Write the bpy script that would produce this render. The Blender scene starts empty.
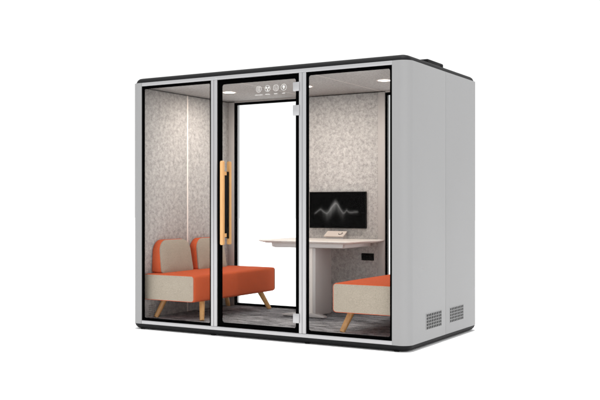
import bpy, bmesh, math, random
from mathutils import Vector, Matrix
random.seed(4)
scene = bpy.context.scene
COL = scene.collection
PI = math.pi

# ------------------------------------------------------------------ materials
def new_mat(name):
    m = bpy.data.materials.new(name); m.use_nodes = True
    nt = m.node_tree; b = nt.nodes.get('Principled BSDF')
    return m, nt, b

def plain(name, col, rough=.5, metal=0., spec=.5, bump=0, bscale=400., var=0., vscale=6., coat=0.):
    m, nt, b = new_mat(name)
    b.inputs['Base Color'].default_value = (*col, 1)
    b.inputs['Roughness'].default_value = rough
    b.inputs['Metallic'].default_value = metal
    b.inputs['Specular IOR Level'].default_value = spec
    b.inputs['Coat Weight'].default_value = coat
    tc = nt.nodes.new('ShaderNodeTexCoord')
    if var:
        n = nt.nodes.new('ShaderNodeTexNoise'); n.inputs['Scale'].default_value = vscale; n.inputs['Detail'].default_value = 5
        nt.links.new(tc.outputs['Object'], n.inputs['Vector'])
        r = nt.nodes.new('ShaderNodeValToRGB')
        r.color_ramp.elements[0].position = .3; r.color_ramp.elements[1].position = .7
        r.color_ramp.elements[0].color = (*[c*(1-var) for c in col], 1)
        r.color_ramp.elements[1].color = (*[min(1, c*(1+var)) for c in col], 1)
        nt.links.new(n.outputs['Fac'], r.inputs['Fac']); nt.links.new(r.outputs['Color'], b.inputs['Base Color'])
    if bump:
        n = nt.nodes.new('ShaderNodeTexNoise'); n.inputs['Scale'].default_value = bscale; n.inputs['Detail'].default_value = 3
        nt.links.new(tc.outputs['Object'], n.inputs['Vector'])
        bp = nt.nodes.new('ShaderNodeBump'); bp.inputs['Strength'].default_value = bump; bp.inputs['Distance'].default_value = .002
        nt.links.new(n.outputs['Fac'], bp.inputs['Height']); nt.links.new(bp.outputs['Normal'], b.inputs['Normal'])
    return m

def felt(name, dark, mid, light, scale=60., fine=260., contrast=1.):
    m, nt, b = new_mat(name)
    b.inputs['Roughness'].default_value = .95; b.inputs['Specular IOR Level'].default_value = .15
    tc = nt.nodes.new('ShaderNodeTexCoord')
    n1 = nt.nodes.new('ShaderNodeTexNoise'); n1.inputs['Scale'].default_value = scale; n1.inputs['Detail'].default_value = 8; n1.inputs['Roughness'].default_value = .82
    n1.inputs['Distortion'].default_value = .1
    n2 = nt.nodes.new('ShaderNodeTexNoise'); n2.inputs['Scale'].default_value = fine; n2.inputs['Detail'].default_value = 4
    for n in (n1, n2): nt.links.new(tc.outputs['Object'], n.inputs['Vector'])
    mx = nt.nodes.new('ShaderNodeMath'); mx.operation = 'MULTIPLY_ADD'
    nt.links.new(n2.outputs['Fac'], mx.inputs[0]); mx.inputs[1].default_value = .25
    ad = nt.nodes.new('ShaderNodeMath'); ad.operation = 'MULTIPLY'; ad.inputs[1].default_value = .75
    nt.links.new(n1.outputs['Fac'], ad.inputs[0]); nt.links.new(ad.outputs[0], mx.inputs[2])
    r = nt.nodes.new('ShaderNodeValToRGB')
    w = .12/contrast
    e = r.color_ramp.elements
    e[0].position = .5-w; e[0].color = (*dark, 1); e[1].position = .5+w; e[1].color = (*light, 1)
    k = e.new(.5); k.color = (*mid, 1)
    nt.links.new(mx.outputs[0], r.inputs['Fac']); nt.links.new(r.outputs['Color'], b.inputs['Base Color'])
    bp = nt.nodes.new('ShaderNodeBump'); bp.inputs['Strength'].default_value = .5; bp.inputs['Distance'].default_value = .002
    nt.links.new(n2.outputs['Fac'], bp.inputs['Height']); nt.links.new(bp.outputs['Normal'], b.inputs['Normal'])
    return m

def woven(name, col, var=.18):
    """plain-weave upholstery: crossing threads in bump and a little in colour"""
    m, nt, b = new_mat(name)
    b.inputs['Roughness'].default_value = .92; b.inputs['Specular IOR Level'].default_value = .2
    b.inputs['Specular IOR Level'].default_value = .1
    tc = nt.nodes.new('ShaderNodeTexCoord')
    n = nt.nodes.new('ShaderNodeTexNoise'); n.inputs['Scale'].default_value = 170; n.inputs['Detail'].default_value = 4
    n2 = nt.nodes.new('ShaderNodeTexNoise'); n2.inputs['Scale'].default_value = 9; n2.inputs['Detail'].default_value = 3
    wv = []
    for d in ('X', 'Y', 'Z'):
        w = nt.nodes.new('ShaderNodeTexWave'); w.bands_direction = d; w.inputs['Scale'].default_value = 85
        w.inputs['Distortion'].default_value = 1.2; w.inputs['Detail'].default_value = 1
        nt.links.new(tc.outputs['Object'], w.inputs['Vector']); wv.append(w)
    for q in (n, n2): nt.links.new(tc.outputs['Object'], q.inputs['Vector'])
    a = nt.nodes.new('ShaderNodeMath'); a.operation = 'ADD'
    nt.links.new(wv[0].outputs['Fac'], a.inputs[0]); nt.links.new(wv[1].outputs['Fac'], a.inputs[1])
    a2 = nt.nodes.new('ShaderNodeMath'); a2.operation = 'ADD'
    nt.links.new(a.outputs[0], a2.inputs[0]); nt.links.new(wv[2].outputs['Fac'], a2.inputs[1])
    a3 = nt.nodes.new('ShaderNodeMath'); a3.operation = 'MULTIPLY_ADD'; a3.inputs[1].default_value = .25
    nt.links.new(a2.outputs[0], a3.inputs[0]); nt.links.new(n.outputs['Fac'], a3.inputs[2])
    bp = nt.nodes.new('ShaderNodeBump'); bp.inputs['Strength'].default_value = .45; bp.inputs['Distance'].default_value = .0015
    nt.links.new(a3.outputs[0], bp.inputs['Height']); nt.links.new(bp.outputs['Normal'], b.inputs['Normal'])
    mm = nt.nodes.new('ShaderNodeMath'); mm.operation = 'MULTIPLY_ADD'; mm.inputs[1].default_value = .85
    nt.links.new(n.outputs['Fac'], mm.inputs[0])
    m4 = nt.nodes.new('ShaderNodeMath'); m4.operation = 'MULTIPLY'; m4.inputs[1].default_value = .15
    nt.links.new(n2.outputs['Fac'], m4.inputs[0]); nt.links.new(m4.outputs[0], mm.inputs[2])
    r = nt.nodes.new('ShaderNodeValToRGB'); e = r.color_ramp.elements
    e[0].position = .35; e[1].position = .65
    e[0].color = (*[c*(1-var) for c in col], 1); e[1].color = (*[min(1, c*(1+var)) for c in col], 1)
    nt.links.new(mm.outputs[0], r.inputs['Fac']); nt.links.new(r.outputs['Color'], b.inputs['Base Color'])
    return m

def wood(name, c1, c2):
    m, nt, b = new_mat(name)
    b.inputs['Roughness'].default_value = .45
    tc = nt.nodes.new('ShaderNodeTexCoord'); mp = nt.nodes.new('ShaderNodeMapping')
    mp.inputs['Scale'].default_value = (60, 60, 3.5)
    nt.links.new(tc.outputs['Object'], mp.inputs['Vector'])
    n = nt.nodes.new('ShaderNodeTexNoise'); n.inputs['Scale'].default_value = 1.6; n.inputs['Detail'].default_value = 5; n.inputs['Distortion'].default_value = .8
    nt.links.new(mp.outputs['Vector'], n.inputs['Vector'])
    r = nt.nodes.new('ShaderNodeValToRGB'); e = r.color_ramp.elements
    e[0].position = .32; e[1].position = .68; e[0].color = (*c1, 1); e[1].color = (*c2, 1)
    nt.links.new(n.outputs['Fac'], r.inputs['Fac']); nt.links.new(r.outputs['Color'], b.inputs['Base Color'])
    return m

def carpet_mat():
    m, nt, b = new_mat('carpet_pile')
    b.inputs['Roughness'].default_value = 1; b.inputs['Specular IOR Level'].default_value = .1
    tc = nt.nodes.new('ShaderNodeTexCoord'); mp = nt.nodes.new('ShaderNodeMapping')
    mp.inputs['Scale'].default_value = (3.6, 10, 10); mp.inputs['Rotation'].default_value = (0, 0, .18)
    nt.links.new(tc.outputs['Object'], mp.inputs['Vector'])
    n = nt.nodes.new('ShaderNodeTexNoise'); n.inputs['Scale'].default_value = 1.5; n.inputs['Detail'].default_value = 8; n.inputs['Roughness'].default_value = .68; n.inputs['Distortion'].default_value = .7
    nt.links.new(mp.outputs['Vector'], n.inputs['Vector'])
    f = nt.nodes.new('ShaderNodeTexNoise'); f.inputs['Scale'].default_value = 180; f.inputs['Detail'].default_value = 4
    nt.links.new(tc.outputs['Object'], f.inputs['Vector'])
    a = nt.nodes.new('ShaderNodeMath'); a.operation = 'MULTIPLY_ADD'; a.inputs[1].default_value = .45
    h = nt.nodes.new('ShaderNodeMath'); h.operation = 'MULTIPLY'; h.inputs[1].default_value = .55
    nt.links.new(n.outputs['Fac'], h.inputs[0]); nt.links.new(f.outputs['Fac'], a.inputs[0]); nt.links.new(h.outputs[0], a.inputs[2])
    r = nt.nodes.new('ShaderNodeValToRGB'); e = r.color_ramp.elements
    e[0].position = .40; e[1].position = .60; e[0].color = (.045, .046, .05, 1); e[1].color = (.46, .465, .485, 1)
    nt.links.new(a.outputs[0], r.inputs['Fac']); nt.links.new(r.outputs['Color'], b.inputs['Base Color'])
    bp = nt.nodes.new('ShaderNodeBump'); bp.inputs['Strength'].default_value = .8; bp.inputs['Distance'].default_value = .004
    nt.links.new(f.outputs['Fac'], bp.inputs['Height']); nt.links.new(bp.outputs['Normal'], b.inputs['Normal'])
    return m

def glass_mat():
    m = bpy.data.materials.new('clear_glass'); m.use_nodes = True
    nt = m.node_tree; nt.nodes.clear()
    out = nt.nodes.new('ShaderNodeOutputMaterial'); mix = nt.nodes.new('ShaderNodeMixShader')
    tr = nt.nodes.new('ShaderNodeBsdfTransparent'); tr.inputs['Color'].default_value = (.985, .99, .988, 1)
    gl = nt.nodes.new('ShaderNodeBsdfGlossy'); gl.inputs['Roughness'].default_value = 0
    fr = nt.nodes.new('ShaderNodeFresnel'); fr.inputs['IOR'].default_value = 1.3
    sc = nt.nodes.new('ShaderNodeMath'); sc.operation = 'MULTIPLY'; sc.inputs[1].default_value = .05
    nt.links.new(fr.outputs[0], sc.inputs[0]); nt.links.new(sc.outputs[0], mix.inputs[0])
    nt.links.new(tr.outputs[0], mix.inputs[1]); nt.links.new(gl.outputs[0], mix.inputs[2])
    nt.links.new(mix.outputs[0], out.inputs['Surface'])
    return m

def emit_mat(name, col, s):
    m = bpy.data.materials.new(name); m.use_nodes = True
    nt = m.node_tree; nt.nodes.clear()
    o = nt.nodes.new('ShaderNodeOutputMaterial'); e = nt.nodes.new('ShaderNodeEmission')
    e.inputs['Color'].default_value = (*col, 1); e.inputs['Strength'].default_value = s
    nt.links.new(e.outputs[0], o.inputs['Surface']); return m

def screen_mat():
    m, nt, b = new_mat('lit_screen')
    b.inputs['Base Color'].default_value = (.0008, .0008, .0008, 1); b.inputs['Roughness'].default_value = .35
    b.inputs['Specular IOR Level'].default_value = .03
    at = nt.nodes.new('ShaderNodeAttribute'); at.attribute_name = 'picture'
    nt.links.new(at.outputs['Color'], b.inputs['Emission Color']); b.inputs['Emission Strength'].default_value = 1.
    return m

SILVER = plain('silver_paint', (.262, .262, .2635), rough=.58, metal=.2, bump=.12, bscale=900)
SILVER2 = plain('silver_aluminium', (.375, .375, .382), rough=.33, metal=.55)
LINER = plain('smooth_liner', (.36, .333, .32), rough=.6, var=.02)
DARK = plain('charcoal_plastic', (.007, .007, .0075), rough=.6, spec=.12, bump=.1, bscale=500)
BLACK = plain('black_ceramic_border', (.0012, .0012, .0013), rough=.8, spec=.0)
BLACKP = plain('black_plastic', (.004, .004, .004), rough=.6, spec=.08)
FELT = felt('wall_felt', (.25, .24, .235), (.395, .374, .362), (.54, .514, .50), scale=27, fine=150, contrast=1.0)
FELTC = felt('ceiling_felt', (.235, .228, .222), (.34, .328, .32), (.445, .43, .42), scale=60, fine=200, contrast=1.15)
ORANGE = woven('orange_fabric', (.54, .100, .038), .12)
BEIGE = woven('beige_fabric', (.335, .288, .235), .14)
OAK = wood('oak_wood', (.50, .25, .085), (.64, .36, .14))
CARPET = carpet_mat()
GLASS = glass_mat()
WHITE = plain('table_laminate', (.72, .66, .62), rough=.4, spec=.4)
WMETAL = plain('table_metal', (.50, .47, .46), rough=.4, metal=.1)
SEAM = plain('seam_trim', (.80, .72, .67), rough=.5)
LAMP = emit_mat('lamp_diffuser', (1, .93, .84), 7)
INK = plain('white_print', (.85, .85, .83), rough=.6)
_nt = INK.node_tree; _b = _nt.nodes['Principled BSDF']; _b.inputs['Alpha'].default_value = .42
PUCK = plain('beige_plastic', (.62, .54, .49), rough=.45)
SCREEN = screen_mat()
VENTG = plain('grey_vent_slots', (.19, .18, .172), rough=.8)
FAINT = plain('faint_print', (.85, .85, .83), rough=.6); FAINT.node_tree.nodes['Principled BSDF'].inputs['Alpha'].default_value = .3

# ------------------------------------------------------------------ mesh helpers
def finish(name, bm, m, parent=None, angle=35, loc=(0, 0, 0)):
    bmesh.ops.recalc_face_normals(bm, faces=bm.faces)
    for f in bm.faces: f.smooth = True
    for e in bm.edges:
        if len(e.link_faces) == 2 and e.calc_face_angle(0) > math.radians(angle): e.smooth = False
    me = bpy.data.meshes.new(name); bm.to_mesh(me); bm.free()
    me.materials.append(m)
    o = bpy.data.objects.new(name, me); COL.objects.link(o); o.location = loc
    if parent: o.parent = parent
    return o

def box(bm, x0, x1, y0, y1, z0, z1, bev=0., seg=2):
    vs = [bm.verts.new((x, y, z)) for x in (x0, x1) for y in (y0, y1) for z in (z0, z1)]
    fs = [(0, 1, 3, 2), (4, 6, 7, 5), (0, 4, 5, 1), (2, 3, 7, 6), (0, 2, 6, 4), (1, 5, 7, 3)]
    F = [bm.faces.new([vs[i] for i in f]) for f in fs]
    if bev:
        bmesh.ops.recalc_face_normals(bm, faces=F)
        es = list({e for f in F for e in f.edges})
        bmesh.ops.bevel(bm, geom=es, offset=bev, segments=seg, affect='EDGES', profile=.5, clamp_overlap=True)

def bx(name, m, parent, *d, bev=.002, seg=2):
    bm = bmesh.new(); box(bm, *d, bev=bev, seg=seg)
    return finish(name, bm, m, parent, angle=50)

def prism(bm, outer, z0, z1, axis='z', inner=None):
    """extrude a closed 2-D outline (optionally with a hole of the same vertex count)"""
    def P(a, b, c):
        return {'z': (a, b, c), 'y': (a, c, b), 'x': (c, a, b)}[axis]
    n = len(outer)
    A = [bm.verts.new(P(a, b, z0)) for a, b in outer]; B = [bm.verts.new(P(a, b, z1)) for a, b in outer]
    for i in range(n): bm.faces.new((A[i], A[(i+1) % n], B[(i+1) % n], B[i]))
    if inner is None:
        bm.faces.new(A); bm.faces.new(B[::-1])
    else:
        C = [bm.verts.new(P(a, b, z0)) for a, b in inner]; D = [bm.verts.new(P(a, b, z1)) for a, b in inner]
        for i in range(n):
            j = (i+1) % n
            bm.faces.new((C[i], D[i], D[j], C[j])); bm.faces.new((A[i], C[i], C[j], A[j])); bm.faces.new((B[i], B[j], D[j], D[i]))

def rrect(x0, x1, y0, y1, r, seg=8):
    """rounded rectangle outline, r = one radius or four (order: x0y0, x1y0, x1y1, x0y1)"""
    rs = [r]*4 if not isinstance(r, (tuple, list)) else r
    pts = []
    for (cx, cy, sx, sy, a0), q in zip(((x0, y0, 1, 1, PI), (x1, y0, -1, 1, 1.5*PI), (x1, y1, -1, -1, 0), (x0, y1, 1, -1, .5*PI)), rs):
        for k in range(seg+1):
            a = a0 + k/seg*PI/2
            pts.append((cx+sx*q+q*math.cos(a), cy+sy*q+q*math.sin(a)))
    return pts

def loft(bm, rings, cap=True):
    R = [[bm.verts.new(p) for p in ring] for ring in rings]
    n = len(R[0])
    for a, b in zip(R, R[1:]):
        for i in range(n): bm.faces.new((a[i], a[(i+1) % n], b[(i+1) % n], b[i]))
    if cap: bm.faces.new(R[0]); bm.faces.new(R[-1][::-1])

def tube(bm, p0, p1, r0, r1, n=20, bev=.003):
    p0, p1 = Vector(p0), Vector(p1); d = (p1-p0).normalized()
    u = d.orthogonal().normalized(); v = d.cross(u)
    rings = []
    for p, r, o in ((p0, r0-bev, 0), (p0, r0, bev), (p1, r1, -bev), (p1, r1-bev, 0)):
        c = p + d*o
        rings.append([c + u*r*math.cos(2*PI*k/n) + v*r*math.sin(2*PI*k/n) for k in range(n)])
    loft(bm, rings)

def thing(name, label, cat, loc=(0, 0, 0), group=None):
    o = bpy.data.objects.new(name, None); COL.objects.link(o); o.location = loc
    o.empty_display_size = .1
    o['label'] = label; o['category'] = cat
    if group: o['group'] = group
    return o

def copy_tree(o, parent=None):
    c = o.copy(); COL.objects.link(c)
    if parent: c.parent = parent
    for ch in [k for k in bpy.data.objects if k.parent == o]: copy_tree(ch, c)
    return c

# ------------------------------------------------------------------ dimensions (metres, z = 0 at the bottom of the silver shell)
X0, X1, Y1, H = -2.775, 0.0, 1.555, 2.2
R = .09
FL, CE = .035, 2.17                    # carpet top, ceiling underside
XL, XR, YB = -2.70, -.075, 1.45        # inner faces of left, right and back walls
GZ = -.052                             # ground

# ------------------------------------------------------------------ ground
bm = bmesh.new()
v = [bm.verts.new(p) for p in ((-60, -60, GZ), (60, -60, GZ), (60, 60, GZ), (-60, 60, GZ))]; bm.faces.new(v)
g = finish('floor', bm, plain('white_floor', (.9, .9, .9), rough=.8, spec=.1, var=.01, vscale=.5)); g['kind'] = 'structure'

# ------------------------------------------------------------------ booth
booth = thing('meeting_booth', 'silver glass-fronted soundproof meeting booth with rounded corners, black roof and base', 'booth', (-1.39, .78, GZ))
BO = Vector(booth.location)
def part(o):                      # parts are modelled in world numbers: shift them under the Empty
    o.location = -BO if o.parent == booth else o.location
    return o
def B(name, m, *d, parent=None, bev=.002, seg=2):
    return part(bx(name, m, parent or booth, *d, bev=bev, seg=seg))
def F(name, bm, m, parent=None, angle=35):
    return part(finish(name, bm, m, parent or booth, angle))

# shell panels: extruded outline, rounded at the booth's corners, thickness inwards
T = .028
def corner_path(sx, sy, ystart):
    """outer outline of one shell panel from the middle seam round the corner to the glazing"""
    ex = X1 if sx > 0 else X0; ey = 0 if sy < 0 else Y1
    outer, inner = [(ex, ystart)], [(ex-sx*T, ystart)]
    cx, cy = ex-sx*R, ey-sy*R
    n = 14
    for k in range(n+1):
        a = PI/2*k/n
        ox, oy = math.cos(a), math.sin(a)
        outer.append((cx+sx*R*ox, cy+sy*R*oy)); inner.append((cx+sx*(R-T)*ox, cy+sy*(R-T)*oy))
    w = .14 if sx > 0 else .128
    outer.append((ex-sx*w, ey)); inner.append((ex-sx*w, ey-sy*T))
    return outer + inner[::-1]
SEAMY = .765
for sx in (1, -1):
    for sy, ys in ((-1, SEAMY-.0015), (1, SEAMY+.0015)):
        bm = bmesh.new(); prism(bm, corner_path(sx, sy, ys), 0, H)
        es = [e for e in bm.edges if abs(e.verts[0].co.z-e.verts[1].co.z) < 1e-6 or (abs(e.verts[0].co.y-ys) < 1e-6 and abs(e.verts[1].co.y-ys) < 1e-6)]
        bmesh.ops.bevel(bm, geom=es, offset=.0025, segments=2, affect='EDGES', profile=.5)
        sp = F('side_panel', bm, SILVER, angle=40)
        # vent grille: a thin slotted plate over a dark backing
        xe = X1 if sx > 0 else X0
        y0, y1 = (.345, .665) if sy < 0 else (.855, 1.175)
        z0, z1 = .088, .213
        bmv = bmesh.new()
        nc, nr = 9, 5
        cw = (y1-y0)/nc; rh = (z1-z0)/nr
        xa, xb = (xe, xe+sx*.0022) if sx > 0 else (xe+sx*.0022, xe)
        for c in range(nc+1):
            w = .0050
            yc = y0+c*cw; box(bmv, xa, xb, yc-w, yc+w, z0-.002, z1+.002)
        for r in range(nr+1):
            zc = z0+r*rh
            for c in range(nc): box(bmv, xa, xb-sx*.0004 if sx > 0 else xb, y0+c*cw+.0050, y0+(c+1)*cw-.0050, zc-.0022, zc+.0022)
        vt = finish('vent_grille', bmv, SILVER, sp)
        bmb = bmesh.new(); box(bmb, min(xe, xe+sx*.0008), max(xe, xe+sx*.0008), y0, y1, z0, z1)
        finish('vent_backing', bmb, BLACKP, sp)

# roof: dark slab with a rolled upper edge
def slab(x0, x1, y0, y1, prof, r):
    bm = bmesh.new(); rings = []
    for ins, z in prof:
        rings.append([(a, b, z) for a, b in rrect(x0+ins, x1-ins, y0+ins, y1-ins, max(.02, r-ins), 10)])
    loft(bm, rings); return bm
roof = F('roof', slab(X0+.014, X1-.014, .014, Y1-.014, [(0, H+.001), (.0, H+.006), (.012, H+.030), (.03, H+.044), (.055, H+.050), (.06, H+.050)], R-.014), DARK, angle=30)
# fan housing on the roof
bm = bmesh.new()
xa, xb, ya, yb, za, zb = -.46, -.15, .74, 1.09, H+.045, H+.118
loft(bm, [[(a, b, za) for a, b in rrect(xa, xb, ya, yb, .01, 3)], [(a, b, zb-.006) for a, b in rrect(xa+.09, xb, ya, yb, .01, 3)], [(a, b, zb) for a, b in rrect(xa+.1, xb-.006, ya+.006, yb-.006, .008, 3)]])
fh = F('fan_housing', bm, DARK, roof)
bm = bmesh.new()
for k in range(5): box(bm, xb, xb+.003, yb-.07, yb-.02, H+.062+k*.009, H+.066+k*.009)
finish('fan_slot', bm, BLACKP, fh)
# raised ribs over the roof, as a real lid would have
# base with a rolled lower edge, and feet
base = F('base', slab(X0+.004, X1-.004, .004, Y1-.004, [(.052, -.0465), (.040, -.0455), (.022, -.039), (.007, -.024), (0, -.006), (0, -.001)], R-.004), DARK, angle=30)
for fx in (-2.665, -1.87, -.92, -.12):
    for fy in (.046, Y1-.046):
        bm = bmesh.new(); tube(bm, (fx, fy, GZ), (fx, fy, -.036), .024, .020)
        F('foot', bm, BLACKP, base)

# front and rear silver frames
OX0, OX1 = X0+.128, X1-.14                # clear opening between the shell panels
OZ0, OZ1 = .032, 2.168
for fy0, fy1 in ((.0, .045), (Y1-.045, Y1)):
    B('top_rail', SILVER2, OX0, OX1, fy0, fy1, OZ1, H, bev=.004, seg=3)
    B('bottom_rail', SILVER2, OX0, OX1, fy0, fy1, .0, OZ0, bev=.004, seg=3)
stile_x = ((-1.864, -1.8), (-.975, -.909))
for a, b in stile_x:
    bm = bmesh.new()
    mid = a+(b-a)*.45
    box(bm, a, mid-.0008, -.004, .05, OZ0, OZ1, .004, 3); box(bm, mid+.0008, b, -.004, .05, OZ0, OZ1, .006, 3)
    F('stile', bm, SILVER2, angle=50)
# glazing: pane with a black printed border
def pane(x0, x1, y, bt, bs, bb, r, name='glass_pane', parent=None, bname='glass_border', z0=OZ0, z1=OZ1):
    gp = F(name, _box(x0, x1, y-.004, y+.004, z0, z1), GLASS, parent)
    bm = bmesh.new()
    prism(bm, rrect(x0, x1, z0, z1, .001, 8), y-.007, y+.007, 'y', rrect(x0+bs[0], x1-bs[1], z0+bb, z1-bt, r, 8))
    o = finish(bname, bm, BLACK, gp)
    return gp
def _box(*d):
    bm = bmesh.new(); box(bm, *d); return bm
pane(OX0, -1.864, .014, .024, (.022, .018), .024, .012)
pane(-.909, OX1, .014, .026, (.018, .020), .026, .020)

# door
door = part(finish('door', _box(-1.797, -.978, .010, .018, OZ0+.002, OZ1-.002), GLASS, booth))
bm = bmesh.new()
prism(bm, rrect(-1.797, -.978, OZ0+.002, OZ1-.002, .002, 8), .006, .022, 'y', rrect(-1.797+.040, -.978-.031, OZ0+.038, OZ1-.042, .022, 8))
finish('door_frame', bm, BLACK, door)
for za, zb in ((2.018, 2.092), (1.818, 1.903), (.116, .193)):
    bm = bmesh.new(); box(bm, -1.026, -.968, -.014, .004, za, zb, .003, 2)
    box(bm, -1.020, -.984, .0225, .034, za+.004, zb-.004, .003, 2)
    finish('hinge', bm, SILVER2, door, 50)
def bar(y0, y1, xc, w):
    """tall oak pull bar with rounded ends and a shallow grip block towards the glass"""
    bm = bmesh.new()
    prism(bm, rrect(xc-w/2, xc+w/2, .742, 1.463, .008, 5), y0, y1, 'y')
    es = [e for e in bm.edges]
    bmesh.ops.bevel(bm, geom=[e for e in bm.edges if abs(e.verts[0].co.y-e.verts[1].co.y) < 1e-6], offset=.003, segments=2, affect='EDGES')
    return bm
for y0, y1, s, xc in ((-.058, -.032, -1, -1.712), (.070, .096, 1, -1.730)):
    h = finish('door_handle', bar(y0, y1, xc, .030), OAK, door, 40)
    bm = bmesh.new()
    gy = .0095 if s < 0 else .0185; by = y1 if s < 0 else y0
    ya, yb = min(gy, by), max(gy, by)
    prism(bm, [(ya, .808), (yb, .808) if s < 0 else (yb, .792), (yb, 1.372), (ya, 1.372)], xc-.007, xc+.007, 'x')
    finish('handle_bracket', bm, OAK if s < 0 else BLACKP, h)
    bm = bmesh.new(); box(bm, xc-.009, xc+.009, ya+.004 if s < 0 else ya+.001, yb-.001 if s < 0 else yb-.004, .84, 1.34, .002)
    finish('grip_insert', bm, BLACKP, h)

# printed icons on the door glass (ring + glyph + a line of tiny print)
IY = .008
def disc(bm, cx, cz, r, y0=IY, y1=IY+.0015, n=28, ry=None):
    prism(bm, [(cx+r*math.cos(2*PI*k/n), cz+(ry or r)*math.sin(2*PI*k/n)) for k in range(n)], y0, y1, 'y')
def ring(bm, cx, cz, r, t, n=36):
    o = [(cx+r*math.cos(2*PI*k/n), cz+r*math.sin(2*PI*k/n)) for k in range(n)]
    i = [(cx+(r-t)*math.cos(2*PI*k/n), cz+(r-t)*math.sin(2*PI*k/n)) for k in range(n)]
    prism(bm, o, IY, IY+.0015, 'y', i)
def bar2(bm, x0, z0, x1, z1, w):
    d = Vector((x1-x0, z1-z0)).normalized()*w/2; nx, nz = -d.y, d.x
    prism(bm, [(x0+nx, z0+nz), (x1+nx, z1+nz), (x1-nx, z1-nz), (x0-nx, z0-nz)], IY, IY+.0015, 'y')
ICX = (-1.374, -1.286, -1.204, -1.127); ICZ = 2.060
for k, cx in enumerate(ICX):
    bm = bmesh.new(); ring(bm, cx, ICZ, .0275, .003)
    if k == 0:      # document sheet with lines
        o = rrect(cx-.012, cx+.012, ICZ-.016, ICZ+.016, .003, 3); i = rrect(cx-.009, cx+.009, ICZ-.013, ICZ+.013, .001, 3)
        prism(bm, o, IY, IY+.0015, 'y', i)
        for q in (-.006, .001, .007): bar2(bm, cx-.006, ICZ+q, cx+.006, ICZ+q, .002)
    elif k == 1:    # three fan blades
        for q in range(3):
            a = PI/2+PI/3+q*2*PI/3
            u = (math.cos(a), math.sin(a)); w = (-u[1], u[0])
            prism(bm, [(cx+u[0]*.003-w[0]*.002, ICZ+u[1]*.003-w[1]*.002), (cx+u[0]*.016-w[0]*.009, ICZ+u[1]*.016-w[1]*.009), (cx+u[0]*.022, ICZ+u[1]*.022), (cx+u[0]*.016+w[0]*.009, ICZ+u[1]*.016+w[1]*.009), (cx+u[0]*.003+w[0]*.002, ICZ+u[1]*.003+w[1]*.002)], IY, IY+.0015, 'y')
    elif k == 2:    # dial with an i-shaped stroke
        ring(bm, cx, ICZ, .017, .002)
        bar2(bm, cx, ICZ-.010, cx, ICZ+.003, .0035); disc(bm, cx, ICZ+.008, .0023, n=12)
    else:           # light bulb
        disc(bm, cx, ICZ+.005, .0115); prism(bm, [(cx-.006, ICZ-.004), (cx+.006, ICZ-.004), (cx+.0045, ICZ-.015), (cx-.0045, ICZ-.015)], IY, IY+.0015, 'y')
    finish('printed_icon', bm, INK, door)
    # illegible small print under the icon
    wd = (.078, .050, .038, .034)[k]; bm = bmesh.new(); xx = cx-wd/2
    while xx < cx+wd/2-.002:
        w = random.uniform(.0022, .0042); hh = random.choice((.006, .006, .0085))
        box(bm, xx, xx+w, IY, IY+.0015, ICZ-.052, ICZ-.052+hh); xx += w+.0014
    finish('printed_caption', bm, FAINT, door)

# interior lining
FT = .045
def felt_panel(name, *d, m=FELT):
    return B(name, m, *d, bev=.002, seg=1)
for xa, xb, xs in ((XL-FT, XL, XL), (XR, XR+FT, XR)):
    s = .0012 if xs == XL else -.0012
    felt_panel('wall_panel', xa, xb, .05, .742, FL, CE-.007); felt_panel('wall_panel', xa, xb, .760, YB+.04, FL, CE-.007)
    a, b = sorted((xs-s*20, xs+s*1.5)); B('seam_trim', SEAM, a, b, .7425, .7595, FL, CE-.007, bev=.001, seg=1)
    # low vent in the lining near the front
    bm = bmesh.new(); a, b = sorted((xs, xs+s*2))
    for r in range(6):
        for c in range(4):
            box(bm, a, b, .165+c*.023, .177+c*.023, .050+r*.018, .061+r*.018)
    F('lining_vent', bm, VENTG)
felt_panel('back_panel', -1.765, -.960, YB, YB+.06, FL, CE-.007)
for a, b in ((-1.800, -1.7665), (-.9585, -.884)): B('back_strip', LINER, a, b, YB-.003, YB+.06, FL, CE-.007)
for a, b in ((XL, -2.627), (-.148, XR)): B('corner_strip', LINER, a, b, YB-.002, YB+.06, FL, CE-.007)
B('rear_panel', SILVER, -1.800, -.884, Y1-.040, Y1-.004, OZ0, OZ1, bev=.003)
for a, b in ((X0+.12, -2.627), (-.148, X1-.12)): B('rear_stile', SILVER2, a, b, Y1-.042, Y1-.006, OZ0, OZ1)
for a, b in ((-2.625, -1.802), (-.882, -.150)):
    pane(a, b, YB+.008, .024, (.028 if a < -1.5 else .018, .024), .024, .01, name='rear_glass', bname='rear_glass_border', z0=FL+.002, z1=2.155)
    B('rear_header', LINER, a, b, YB, YB+.055, 2.157, CE, bev=0)
# ceiling in three felt boards
for a, b in ((XL-.02, -1.7525), (-1.7475, -.9325), (-.9275, XR+.02)): B('ceiling_panel', FELTC, a, b, .046, YB+.055, CE, CE+.025, bev=.002, seg=1)
for x in (-1.75, -.93): B('ceiling_seam', SEAM, x-.0024, x+.0024, .046, YB, CE+.0005, CE+.02, bev=0)
B('carpet', CARPET, XL+.0005, XR-.0005, .05, YB-.004, .002, FL, bev=0)
B('threshold', BLACKP, OX0, OX1, .0505, .062, FL, FL+.004, bev=.001)
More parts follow.
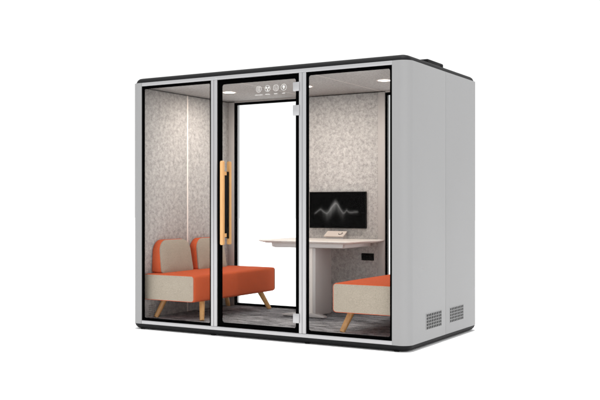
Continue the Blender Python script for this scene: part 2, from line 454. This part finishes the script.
# recessed downlights
for lx in (-2.205, -1.355, -.560):
    bm = bmesh.new(); ly = .757; n = 40
    for r0, r1 in ((.072, .058),):
        o = [(lx+r0*math.cos(2*PI*k/n), ly+r0*math.sin(2*PI*k/n)) for k in range(n)]
        i = [(lx+r1*math.cos(2*PI*k/n), ly+r1*math.sin(2*PI*k/n)) for k in range(n)]
        prism(bm, o, CE-.006, CE-.0005, 'z', i)
    dl = F('ceiling_light', bm, WHITE)
    bm = bmesh.new(); prism(bm, [(lx+.0578*math.cos(2*PI*k/n), ly+.0578*math.sin(2*PI*k/n)) for k in range(n)], CE-.0045, CE-.001)
    finish('light_diffuser', bm, LAMP, dl)
    L = bpy.data.lights.new('downlight', 'AREA'); L.shape = 'DISK'; L.size = .11; L.energy = 8.2; L.color = (1, .915, .83)
    lo = bpy.data.objects.new('downlight', L); COL.objects.link(lo); lo.location = (lx, ly, CE-.007)
# power socket under the table
ps = B('power_socket', BLACKP, -1.131, -.999, YB-.010, YB-.0004, .552, .620, bev=.003)
bm = bmesh.new()
for k in range(3): disc(bm, -1.107+k*.042, .586, .015, YB-.0112, YB-.0096)
finish('socket_outlet', bm, BLACKP, ps)

# ------------------------------------------------------------------ sofas
def make_sofa():
    t = thing('bench_sofa', 'orange and beige bench sofa against the left wall, both its cushions in view', 'sofa', (-2.41, .77, FL), 'facing bench sofas')
    O = Vector(t.location)
    x0, x1, y0, y1, z0, z1 = -2.69, -2.119, .088, 1.449, .212, .450
    def put(name, bm, m, parent=t, angle=35):
        bmesh.ops.translate(bm, verts=bm.verts, vec=-O); return finish(name, bm, m, parent, angle)
    # seat: block whose top crowns and sides bulge slightly
    def block(x0, x1, y0, y1, z0, z1, r, bulge, m=0):
        bm = bmesh.new(); nx, ny, nz = 10, 22, 8
        bmesh.ops.create_cube(bm, size=1)
        bmesh.ops.scale(bm, vec=(x1-x0, y1-y0, z1-z0), verts=bm.verts)
        bmesh.ops.bevel(bm, geom=bm.edges[:], offset=r, segments=5, affect='EDGES', profile=.5)
        bmesh.ops.subdivide_edges(bm, edges=[e for e in bm.edges if e.calc_length() > .1], cuts=9, use_grid_fill=True)
        hx, hy, hz = (x1-x0)/2, (y1-y0)/2, (z1-z0)/2
        for v in bm.verts:
            a, b, c = v.co.x/hx, v.co.y/hy, v.co.z/hz
            fa, fb, fc = (max(0, 1-q*q) for q in (a, b, c))
            v.co.x += a*bulge*fb**.5*fc**.5; v.co.z += c*bulge*fa**.5*fb**.5; v.co.y += b*bulge*.8*fa**.5*fc**.5
            v.co += Vector(((x0+x1)/2, (y0+y1)/2, (z0+z1)/2))
        return bm
    seat = put('seat', block(x0, x1, y0+.004, y1-.004, z0, z1, .022, .007), ORANGE)
    for s, ye in ((-1, y0), (1, y1)):
        bm = bmesh.new(); out = rrect(x0+.004, x1-.006, z0+.006, z1-.006, (.02, .024, .022, .02), 6)
        n = len(out); cx, cz = (x0+x1)/2, (z0+z1)/2
        rings = []
        for k, f in enumerate((1, 1, .99, .96, .85, .6, .3, .05)):
            yy = ye - s*.012 if k == 0 else ye + s*(.001 + .008*(1-f**4))
            rings.append([(cx+(a-cx)*f, yy, cz+(b-cz)*f) for a, b in out])
        loft(bm, rings); put('end_panel', bm, BEIGE, seat)
        # piping round the end
        bm = bmesh.new(); rg = []
        o2 = rrect(x0+.003, x1-.004, z0+.004, z1-.004, (.02, .025, .023, .02), 6)
        m = len(o2)
        for i in range(m):
            p, q = Vector(o2[i-1]), Vector(o2[(i+1) % m]); d = (q-p).normalized(); nn = Vector((d.y, -d.x))
            rg.append([(o2[i][0]+nn.x*.002*math.cos(a), ye+.002*math.sin(a), o2[i][1]+nn.y*.002*math.cos(a)) for a in [2*PI*k/8 for k in range(8)]])
        R_ = [[bm.verts.new(p) for p in r] for r in rg]
        for i in range(m):
            for k in range(8): bm.faces.new((R_[i][k], R_[i][(k+1) % 8], R_[(i+1) % m][(k+1) % 8], R_[(i+1) % m][k]))
        put('piping', bm, ORANGE, seat)
    # back cushions: beige face leaning against the wall, orange gusset behind
    for ya, yb in ((.186, .668), (.748, 1.230)):
        def outline(ins, taper):
            pts = []
            zb, zt = .452+ins*.3, .760-ins
            for a, z in rrect(0, 1, 0, 1, .0001, 1): pass
            base = rrect(ya+ins, yb-ins, zb, zt, (.022, .022, .108-ins*.5, .108-ins*.5), 9)
            cy = (ya+yb)/2
            return [(cy+(a-cy)*(1-taper*(z-zb)/(zt-zb)), z) for a, z in base]
        def lay(pts, xf):   # xf(z) gives depth
            return [(xf(z), a, z) for a, z in pts]
        lean = lambda z: -2.560 - (z-.45)*.14
        backx = -2.692
        bm = bmesh.new()
        loft(bm, [lay(outline(.012, .07), lambda z: backx), lay(outline(.002, .07), lambda z: backx+.012), lay(outline(0, .07), lambda z: (backx+lean(z))/2), lay(outline(0, .07), lambda z: lean(z)-.022), lay(outline(.010, .07), lambda z: lean(z)-.004)])
        bc = put('back_cushion', bm, ORANGE, angle=50)
        bm = bmesh.new(); rings = []
        o0 = outline(.003, .07); cy, cz = (ya+yb)/2, .6
        for k, f in enumerate((1, 1, .985, .95, .85, .65, .4, .12)):
            e = -.012 if k == 0 else .014*(1-f**5)
            rings.append([(lean(cz+(z-cz)*f)+e, cy+(a-cy)*f, cz+(z-cz)*f) for a, z in o0])
        loft(bm, rings); put('cushion_face', bm, BEIGE, bc, 60)
    # splayed oak legs
    for lx, ly, dx, dy in ((-2.185, .30, .055, -.075), (-2.61, .30, -.055, -.075), (-2.185, 1.265, .055, .095), (-2.61, 1.265, -.03, .095)):
        bm = bmesh.new(); tube(bm, (lx, ly, z0+.004), (lx+dx, ly+dy, FL), .0265, .0215)
        put('leg', bm, OAK)
    return t
sofa = make_sofa()
sofa2 = copy_tree(sofa)
sofa2.scale = (-1.1, 1, 1); sofa2.location = (-.388, .77, FL)
sofa2['label'] = 'right-hand orange bench sofa, cut off by the booth side, only one front leg showing'

# ------------------------------------------------------------------ table
tb = thing('wall_table', 'pale wall-mounted meeting table with rounded corners on a flat central column', 'table', (-1.387, 1.05, FL))
TO = Vector(tb.location)
def TP(name, bm, m, parent=tb, angle=35):
    bmesh.ops.translate(bm, verts=bm.verts, vec=-TO); return finish(name, bm, m, parent, angle)
tx0, tx1, ty0, ty1, tz = -1.902, -.890, .762, YB-.004, .757
bm = bmesh.new()
prof = [(.055, tz-.028), (.048, tz-.027), (.002, tz-.011), (0, tz-.008), (0, tz-.003), (.003, tz)]
loft(bm, [[(a, b, z) for a, b in rrect(tx0+i, tx1-i, ty0+i, ty1, (.07, .07, .004, .004), 10)] for i, z in prof])
top = TP('tabletop', bm, WHITE)
bm = bmesh.new()
loft(bm, [[(a, b, z) for a, b in rrect(tx0+.115+i, tx1-.12-i, ty0+.085+i, ty1-.03, .02, 5)] for i, z in ((.02, tz-.070), (.003, tz-.063), (0, tz-.0285))])
TP('under_tray', bm, WMETAL)
bm = bmesh.new(); box(bm, -1.470, -1.335, .905, 1.215, FL+.02, tz-.06, .008, 3)
col = TP('column', bm, WMETAL)
bm = bmesh.new(); box(bm, -1.424, -1.366, .9025, .9055, FL+.03, tz-.066)
TP('column_sleeve', bm, WHITE, col)
bm = bmesh.new(); fy = .935
secs = [(-1.70, .026, .016), (-1.68, .034, .020), (-1.45, .040, .040), (-1.36, .040, .040), (-1.265, .034, .020), (-1.245, .026, .016)]
rings = []
for x, w, h in secs:
    rings.append([(x, a, b) for a, b in rrect(fy-w, fy+w, FL+.006, FL+.006+h, .006, 3)])
loft(bm, rings); ft = TP('foot_bar', bm, WMETAL)
for x in (-1.675, -1.27):  # pads, black and enlarged to stand in for the shadow under the foot tips
    bm = bmesh.new(); tube(bm, (x, fy, FL), (x, fy, FL+.0075), .024, .024, 16, .001)
    TP('foot_shade_pad', bm, BLACKP, ft)

# ------------------------------------------------------------------ monitor
mon = thing('wall_monitor', 'black flat monitor showing a pale grey waveform, hung on the felt back wall', 'monitor', (-1.386, YB, 1.035))
MO = Vector(mon.location)
sx0, sx1, sz0, sz1 = -1.694, -1.070, .858, 1.214
bm = bmesh.new(); box(bm, sx0, sx1, YB-.038, YB-.012, sz0, sz1, .003, 2); bmesh.ops.translate(bm, verts=bm.verts, vec=-MO)
body = finish('monitor_body', bm, BLACKP, mon)
bm = bmesh.new(); box(bm, -1.52, -1.25, YB-.012, YB-.0005, .94, 1.13, .003, 1); bmesh.ops.translate(bm, verts=bm.verts, vec=-MO)
finish('wall_bracket', bm, BLACKP, mon)
# screen: fine grid carrying its picture as a colour attribute
NX, NZ = 240, 138
bz = .006
gx0, gx1, gz0, gz1 = sx0+bz, sx1-bz, sz0+bz+.004, sz1-bz
vs, fs, colr = [], [], []
pk = [(.08, .39), (.115, .415), (.15, .465), (.185, .50), (.205, .515), (.235, .47), (.275, .42), (.315, .39), (.35, .435), (.38, .51), (.42, .60), (.455, .665), (.48, .685), (.505, .66), (.54, .57), (.575, .475), (.61, .405), (.64, .42), (.665, .475), (.68, .485), (.705, .44), (.74, .425), (.775, .425), (.81, .44), (.86, .44), (.885, .44)]
def wave(u):
    for (a, b), (c, d) in zip(pk, pk[1:]):
        if a <= u <= c: return b+(d-b)*(u-a)/(c-a)
    return None
for j in range(NZ+1):
    for i in range(NX+1):
        u, w = i/NX, j/NZ
        vs.append((gx0+(gx1-gx0)*u-MO.x, YB-.0386-MO.y, gz0+(gz1-gz0)*w-MO.z))
        h = wave(min(max(u, .081), .884)); fade = max(0, min(1, (u-.07)/.04, (.895-u)/.04))
        d = abs(w-h)
        edge = math.exp(-(d/.013)**2)*.055 + math.exp(-(d/.045)**2)*.05
        body_ = 0
        env = math.exp(-((u-.44)/.14)**2)
        stre = .8+.2*math.sin(u*60)*math.sin(u*27+1)
        body_ += env*stre*.17*(math.exp(-((w-h)/.17)**2) if w < h else math.exp(-((w-h)/.085)**2))
        v_ = (edge+body_*.9)*fade
        colr += [v_*1.0, v_*.96, v_*.93, 1]
for j in range(NZ):
    for i in range(NX):
        a = j*(NX+1)+i; fs.append((a, a+1, a+NX+2, a+NX+1))
me = bpy.data.meshes.new('screen'); me.from_pydata(vs, [], fs); me.update()
ca = me.color_attributes.new('picture', 'FLOAT_COLOR', 'POINT'); ca.data.foreach_set('color', colr)
me.materials.append(SCREEN)
so = bpy.data.objects.new('screen', me); COL.objects.link(so); so.parent = mon

# ------------------------------------------------------------------ conference speaker on the table
cs = thing('conference_speaker', 'small pale wedge-shaped conference device with a round dial on the table below the monitor', 'speakerphone', (-1.385, 1.39, tz))
CO = Vector(cs.location)
def CP(name, bm, m, parent=cs, angle=35):
    bmesh.ops.translate(bm, verts=bm.verts, vec=-CO); return finish(name, bm, m, parent, angle)
bm = bmesh.new()
cx0, cx1 = -1.487, -1.272
prism(bm, [(1.350, tz), (1.350, tz+.014), (1.418, tz+.052), (1.428, tz+.052), (1.428, tz)], cx0+.012, cx1-.012, 'x')
CP('speaker_base', bm, WMETAL)
n = Vector((0, -.038, .068)).normalized(); tdir = Vector((0, .068, .038)).normalized()
P0 = Vector((0, 1.336, tz+.018))
bm = bmesh.new()
lid = rrect(cx0, cx1, 0, .096, .008, 4)
loft(bm, [[Vector((a, 0, 0))+P0+tdir*b+n*h for a, b in lid] for h in (0, .010)])
lidp = CP('speaker_lid', bm, PUCK)
for rad, h0, h1, m_, nm in ((.022, .010, .0115, DARK, 'dial_ring'), (.016, .0115, .015, PUCK, 'dial')):
    bm = bmesh.new(); c = Vector((cx1-.052, 0, 0))+P0+tdir*.05
    loft(bm, [[c+Vector((1, 0, 0))*rad*math.cos(a)+tdir*rad*math.sin(a)+n*h for a in [2*PI*k/24 for k in range(24)]] for h in (h0, h1)])
    CP(nm, bm, m_, lidp)

# ------------------------------------------------------------------ light
w = bpy.data.worlds.new('World'); scene.world = w; w.use_nodes = True
w.node_tree.nodes['Background'].inputs['Color'].default_value = (1, 1, 1, 1)
w.node_tree.nodes['Background'].inputs['Strength'].default_value = 1.10
def area(name, loc, target, sx, sy, e, col=(1, 1, 1)):
    L = bpy.data.lights.new(name, 'AREA'); L.shape = 'RECTANGLE'; L.size = sx; L.size_y = sy; L.energy = e; L.color = col
    o = bpy.data.objects.new(name, L); COL.objects.link(o); o.location = loc
    o.rotation_euler = (Vector(target)-Vector(loc)).to_track_quat('-Z', 'Y').to_euler()
    return o
S = bpy.data.lights.new('added_overhead_sun', 'SUN'); S.energy = 3.3; S.angle = math.radians(1)  # added straight-down sun, pushes the floor to clipped white
so_ = bpy.data.objects.new('added_overhead_sun', S); COL.objects.link(so_); so_.rotation_euler = (0, 0, 0)
K = bpy.data.lights.new('added_side_sun', 'SUN'); K.energy = .75; K.angle = math.radians(60); K.color = (1, .995, .985)  # added soft side sun, gives the vertical faces flatter light
ko = bpy.data.objects.new('added_side_sun', K); COL.objects.link(ko); ko.location = (6, -8, 3)
ko.rotation_euler = Vector((-.60, .74, -.30)).to_track_quat('-Z', 'Y').to_euler()

# ------------------------------------------------------------------ camera
cam = bpy.data.cameras.new('camera'); co = bpy.data.objects.new('camera', cam); COL.objects.link(co)
co.location = (2.81618, -6.38438, 1.07855); co.rotation_euler = (PI/2, 0, .53476)
cam.sensor_width = 36; cam.lens = 906.555/600*36; cam.shift_y = 5.67/600; cam.clip_end = 500
scene.camera = co
scene.view_settings.view_transform = 'Standard'; scene.view_settings.look = 'None'
scene.view_settings.exposure = 0; scene.view_settings.gamma = 1
scene.render.engine = 'CYCLES'
scene.cycles.transparent_max_bounces = 24; scene.cycles.max_bounces = 10; scene.cycles.diffuse_bounces = 6
